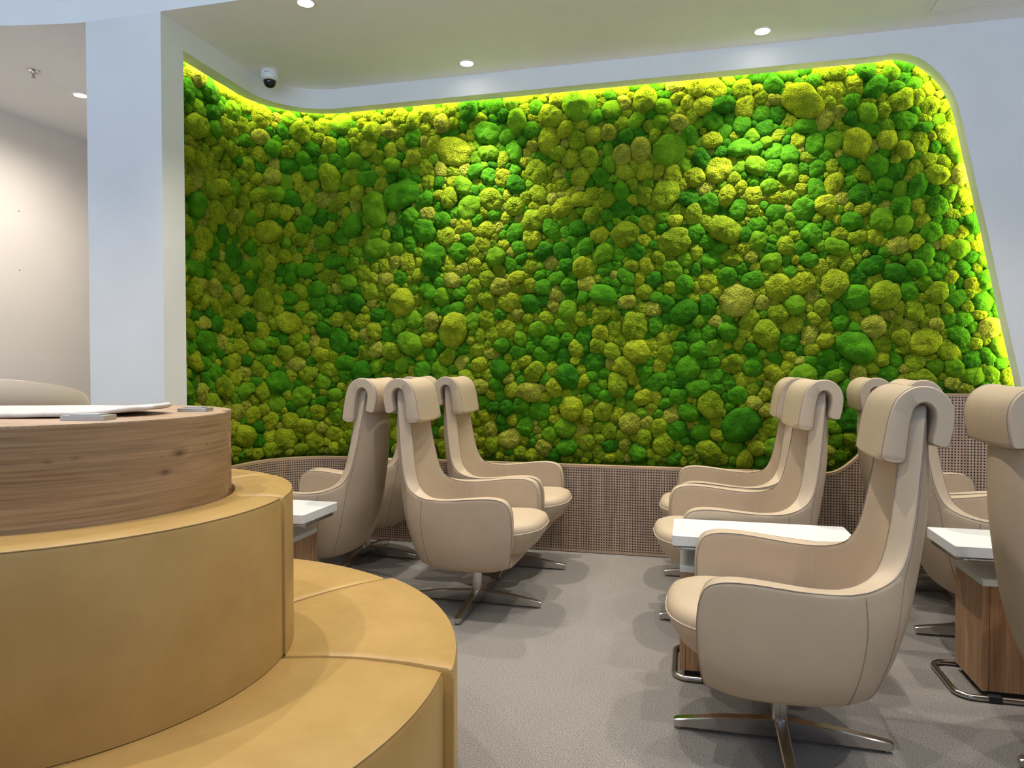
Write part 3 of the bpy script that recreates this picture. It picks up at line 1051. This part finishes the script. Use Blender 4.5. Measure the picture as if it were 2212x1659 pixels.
    lmesh = None; fmesh = None
    for k in range(4):
        if k == 0:
            lg = lm.build('leg', 'chrome', root, smooth=30); lmesh = lg.data
            fm = MB(); fm.lathe([(0.008, 0.0), (0.009, 0.003), (0.009, 0.013)], 14, (.315, 0, 0))
            ft = fm.build('foot', 'chrome', lg, smooth=40); fmesh = ft.data
        else:
            lg = bpy.data.objects.new('leg', lmesh); COL.objects.link(lg); lg.parent = root
            ft = bpy.data.objects.new('foot', fmesh); COL.objects.link(ft); ft.parent = lg
        lg.rotation_euler = (0, 0, R(90 * k))
    return root

CH = [
    # u, v, heading deg (0 = faces right along the wall), label
    (-1.045, 3.455, 0, 'beige leather lounge chair facing the aisle, standing nearest the yellow seat wedges'),
    (-1.04, 4.15, 0, 'beige leather lounge chair facing the aisle, tucked against the moss wall on the sofa side'),
    (-1.965, 3.46, 180, 'beige leather lounge chair with its back turned, behind the small table beside the round sofa'),
    (-1.99, 4.15, 180, 'beige leather lounge chair in the curved corner, mostly hidden behind two other chairs'),
    (0.29, 2.41, 180, 'large foreground beige leather lounge chair, full side and swivel base in view'),
    (0.2, 3.47, 186, 'beige leather lounge chair facing the aisle behind the long white tabletop'),
    (0.2, 4.175, 180, 'beige leather lounge chair against the wainscot, mostly hidden by the chair beside it'),
    (1.33, 3.53, 0, 'beige leather lounge chair facing the tall wainscot, its flank behind the small white table'),
    (1.31, 4.22, 0, 'beige leather lounge chair of which only the headrest shows before the wainscot curve'),
    (1.3, 2.41, 0, 'beige leather lounge chair seen from behind, cut off beside the oak cabinet table'),
]
proto = make_chair()
for i, (u, v, h, lab) in enumerate(CH):
    c = proto if i == 0 else copy_tree(proto)
    c.location = (u, v, 0); c.rotation_euler = (0, 0, R(h))
    tag(c, lab, 'chair', 'beige leather swivel lounge chairs')

# ------------------------------------------------------------------ cabinet tables
def rloop(x0, x1, y0, y1, r, z, n=6):
    out = []
    for cx, cy, a0 in ((x1 - r, y1 - r, 0), (x0 + r, y1 - r, 90), (x0 + r, y0 + r, 180), (x1 - r, y0 + r, 270)):
        for k in range(n + 1):
            a = R(a0 + 90 * k / n)
            out.append((cx + r * math.cos(a), cy + r * math.sin(a), z))
    return out

def make_table():
    t = empty('cabinet_table')
    hx, hy = 0.335, 0.16
    m = MB(); p = rloop(-hx, hx, -hy, hy, 0.012, 0)
    m.prism([(a, b) for a, b, _ in p], 0.518, 0.558)
    m.build('table_top', 'white_top', t, smooth=30, bevel=0.002)
    # tubular loops below the top
    for x0, x1 in ((-hx + .012, -0.06), (0.06, hx - .012)):
        m = MB(); m.tube(rloop(x0, x1, -hy + .012, hy - .012, 0.04, 0.508), 0.009, 10, closed=True)
        m.build('top_frame', 'tube', t, smooth=180)
    for y in (-0.06, 0.06):
        m = MB(); m.tube([(0.06, y, 0.43), (0.06, y, 0.512)], 0.009, 10); m.build('post', 'tube', t, smooth=50)
    # floor loop with clips
    m = MB(); fl = rloop(-hx + .01, hx - .02, -hy - .005, hy - .005, 0.055, 0.0115)
    m.tube(fl, 0.0115, 10, closed=True); m.build('floor_frame', 'tube', t, smooth=180)
    for x, y, a in ((0.20, -hy - .005, 0), (-0.20, -hy - .005, 0), (0.20, hy - .005, 0), (-0.20, hy - .005, 0)):
        m = MB(); m.box(x - .022, x + .022, y - .0135, y + .0135, 0.0005, 0.026)
        m.build('clip', 'black', t, bevel=0.003)
    # cabinet
    c0, c1, d = -0.305, 0.235, 0.135
    box_obj('plinth', 'black', t, c0 + .02, c1 - .02, -d + .02, d - .02, 0.0, 0.035)
    box_obj('end_panel', 'oak_v', t, c0, c0 + .022, -d, d, 0.03, 0.412, bevel=0.001)
    box_obj('end_panel', 'oak_v', t, c1 - .022, c1, -d, d, 0.03, 0.412, bevel=0.001)
    box_obj('front_panel', 'oak_v', t, c0 + .0235, c1 - .0235, -d + .001, -d + .02, 0.03, 0.412, bevel=0.001)
    box_obj('back_panel', 'oak_v', t, c0 + .0235, c1 - .0235, d - .02, d - .001, 0.03, 0.412, bevel=0.001)
    m = MB(); m.prism([(c0 - .001, -d - .001), (c1 + .001, -d - .001), (c1 + .001, d + .001), (c0 - .001, d + .001)], 0.412, 0.434)
    m.build('cabinet_top', 'grey_top', t, bevel=0.0015)
    return t
tb = make_table()
tb.location = (0.275, 2.94, 0)
tag(tb, 'white topped oak cabinet table between two lounge chairs on the aisle', 'table', 'cabinet tables')
t2 = copy_tree(tb); t2.location = (1.27, 3.02, 0); t2.rotation_euler = (0, 0, R(180))
tag(t2, 'white topped oak cabinet table with its oak side and floor tube in view', 'table', 'cabinet tables')
t3 = copy_tree(tb); t3.location = (-1.965, 2.93, 0)
tag(t3, 'white topped oak cabinet table half hidden behind the yellow round sofa', 'table', 'cabinet tables')

# ------------------------------------------------------------------ round sofa
SC = Vector((-1.604, 1.475, 0))
RS, RB, RW = 1.03, 0.603, 0.447
ZS, ZBK, ZW = 0.45, 0.868, 1.08
def wedge(r0, r1, a0, a1, z0, z1, gap, crown, rr=0.018, skew=(0, 0)):
    """ring segment with softly rounded upper edges; straight ends with a gap given in metres"""
    m = MB()
    n = max(10, int((a1 - a0) / 2.5))
    prof = [(r0, z0), (r0, z1 - rr), (r0 + rr * .3, z1 - rr * .3), (r0 + rr, z1)]
    for t in (.25, .5, .75):
        prof.append((r0 + rr + (r1 - r0 - 2 * rr) * t, z1 + crown * math.sin(math.pi * t)))
    prof += [(r1 - rr, z1), (r1 - rr * .3, z1 - rr * .3), (r1, z1 - rr), (r1, z0)]
    rows = []
    ends = [(0.0, 0.012), (0.004, 0.004), (0.012, 0.0)]
    def row(am, side, ins, drop):
        out = []
        for r, z in prof:
            g = (gap / 2 + ins) / r
            f_ = (r - r0) / (r1 - r0)
            e0, e1 = R(a0 + skew[0] * (f_ - .5)), R(a1 + skew[1] * (f_ - .5))
            a = (e0 + g) if side == 0 else (e1 - g) if side == 1 else e0 + (e1 - e0) * am
            zz = z - (drop if z > z1 - rr * 1.2 else 0)
            out.append((r * math.cos(a), r * math.sin(a), zz))
        return out
    for ins, dr in ends: rows.append(row(0, 0, ins, dr))
    for k in range(1, n):
        rows.append(row(k / n, 2, 0, 0))
    for ins, dr in reversed(ends): rows.append(row(0, 1, ins, dr))
    m.grid(rows, True)
    L_ = len(prof)
    m.f.append(tuple(range(L_))); m.f.append(tuple(reversed(range((len(rows) - 1) * L_, len(rows) * L_))))
    return m, rows
BND = [13, 56, 145, 235, 279, 373]
SKW = [-5.0, 3.0, 0, 0, 0]
MLAB = ['narrow yellow leather sofa wedge pointing to the aisle, between two wider ones',
        'wide yellow leather sofa wedge on the moss wall side of the round sofa',
        'yellow leather sofa wedge on the passage side of the round sofa',
        'narrow yellow leather sofa wedge on the hall side of the round sofa',
        'wide foreground yellow leather sofa wedge with a tall curved backrest']
for k in range(5):
    a0, a1 = BND[k], BND[k + 1]
    root = tag(empty('sofa_wedge', SC), MLAB[k], 'sofa', 'yellow leather wedges of the round sofa')
    push = 0.025 if k == 0 else 0.0
    m, rows = wedge(RB - 0.02, RS + push, a0, a1, 0.012, ZS, 0.007, 0.010, 0.016, (SKW[k], SKW[(k + 1) % 5]))
    st_ = m.build('seat', 'ochre', root, smooth=35)
    p = MB(); p.tube([r[-3] for r in rows[1:-1]], 0.0022, 6); p.build('piping', 'ochre_seam', st_, smooth=180)
    m, rows = wedge(RW + 0.004, RB + push * .2, a0 + (2.5 if k == 0 else 0), a1 + (2.5 if k == 4 else 0), ZS + .002, ZBK, 0.007, 0.004, 0.014)
    bk = m.build('backrest', 'ochre', root, smooth=35)
    p = MB(); p.tube([r[-3] for r in rows[1:-1]], 0.002, 6); p.build('piping', 'ochre_seam', bk, smooth=180)
dr = tag(empty('oak_drum', SC), 'round oak drum rising from the middle of the yellow sofa', 'drum table')
outl = []
for k in range(144):
    a = 2 * math.pi * k / 144 + math.pi
    d = ((math.degrees(a) - 30 + 180) % 360) - 180
    r = RW - 0.002 - (0.022 * math.sqrt(max(0, 1 - (d / 4.5) ** 2)) if abs(d) < 4.5 else 0)
    outl.append((r * math.cos(a), r * math.sin(a), a))
m = MB()
ol = outl + [(outl[0][0], outl[0][1], 3 * math.pi)]
m.grid([[(x, y, 0.0) for x, y, a in ol], [(x, y, ZW) for x, y, a in ol]])
m.uv = [(a * RW, 0.0) for x, y, a in ol] + [(a * RW, ZW) for x, y, a in ol]
m.build('drum_side', 'oak_h', dr, smooth=30)
m = MB(); m.prism([(x, y) for x, y, a in outl], ZW, ZW + 0.003); m.build('drum_top', 'oak_top', dr)

# things on the drum
def cam_pt(X, d):
    c, s = math.cos(R(YAW)), math.sin(R(YAW))
    return Vector((X * c - d * s, X * s + d * c, 0))
ZT = ZW + 0.003
m = MB()
K = 64
rowsT, rowsB = [], []
ptsC = []
for k in range(K):
    a = 2 * math.pi * k / K
    n_ = 3.2
    x = math.copysign(abs(math.cos(a)) ** (2 / n_), math.cos(a)); y = math.copysign(abs(math.sin(a)) ** (2 / n_), math.sin(a))
    ptsC.append((x, y))
rows = []
for sc, zz in ((0.0, .0005), (.7, .0005), (.96, .001), (1.0, .006), (.985, .012), (.9, .015), (.6, .016), (.3, .0165), (0.001, .0165)):
    row = []
    for k, (x, y) in enumerate(ptsC):
        X = -1.2 + 0.325 * x * sc * (1 + 0.012 * math.sin(5 * k * .4)); D = 1.79 + 0.165 * y * sc * (1 - 0.35 * max(0, x * sc) ** 3)
        p = cam_pt(X, D)
        lift = 0.016 * max(0, x * sc - .45) ** 1.5 * 2.2 + 0.0016 * (1 + math.sin(k * .9)) * (sc > .9)
        row.append((p.x, p.y, ZT + zz + lift))
    rows.append(row)
m.grid(rows, True)
o = m.build('folded_cloth', 'cloth', None, smooth=180)
tag(o, 'white quilted cotton pad lying on the oak drum', 'cloth')
for X, D, w, dp, h, lab in ((-0.955, 1.60, 0.098, 0.052, 0.011, 'grey metal socket plate beside the white pad on the oak drum'),
                            (-0.852, 1.91, 0.076, 0.05, 0.010, 'bluish metal socket plate near the notch of the oak drum')):
    p = cam_pt(X, D)
    t = tag(empty('socket_plate', (p.x, p.y, ZT), R(YAW)), lab, 'socket plate', 'socket plates on the drum')
    box_obj('base', 'plate', t, -w / 2, w / 2, -dp / 2, dp / 2, 0, h, bevel=0.001)
    box_obj('cover', 'plate', t, -w * .33, w * .33, -dp * .36, dp * .36, h, h + 0.003, bevel=0.0008)

# ------------------------------------------------------------------ tub chair behind the drum
tc_ = tag(empty('tub_chair', (-2.885, 2.27, 0), R(-38)), 'beige tub chair with a smooth curved back behind the oak drum', 'chair')
m = MB()
rowsO, rowsI = [], []
rows = []
for zf in np.linspace(0, 1, 9):
    row = []
    for k in range(33):
        a = R(-150 + 300 * k / 32)
        top = 1.16 - 0.085 * (abs(math.degrees(a)) / 75) ** 2 - 0.32 * max(0, abs(math.degrees(a)) / 75 - 1) ** 1.3
        z = 0.36 + (top - 0.36) * zf
        r = 0.36 + 0.09 * zf ** .7
        row.append((r * math.cos(a) * 0.98, r * math.sin(a), z))
    rows.append(row)
m.grid(rows)
o = m.build('shell', 'tub', tc_, smooth=180)
md = o.modifiers.new('solid', 'SOLIDIFY'); md.thickness = 0.045; md.offset = -1
m = MB(); m.lathe([(0.20, .33), (0.27, .35), (0.285, .40), (0.27, .44), (0.18, .455), (0.001, .46)], 32); m.build('seat', 'tub', tc_, smooth=60)
for a in (45, 135, 225, 315):
    m = MB(); m.tube([(0.18 * math.cos(R(a)), 0.18 * math.sin(R(a)), .35), (0.24 * math.cos(R(a)), 0.24 * math.sin(R(a)), 0.0)], 0.012, 8)
    m.build('leg', 'tube', tc_, smooth=50)
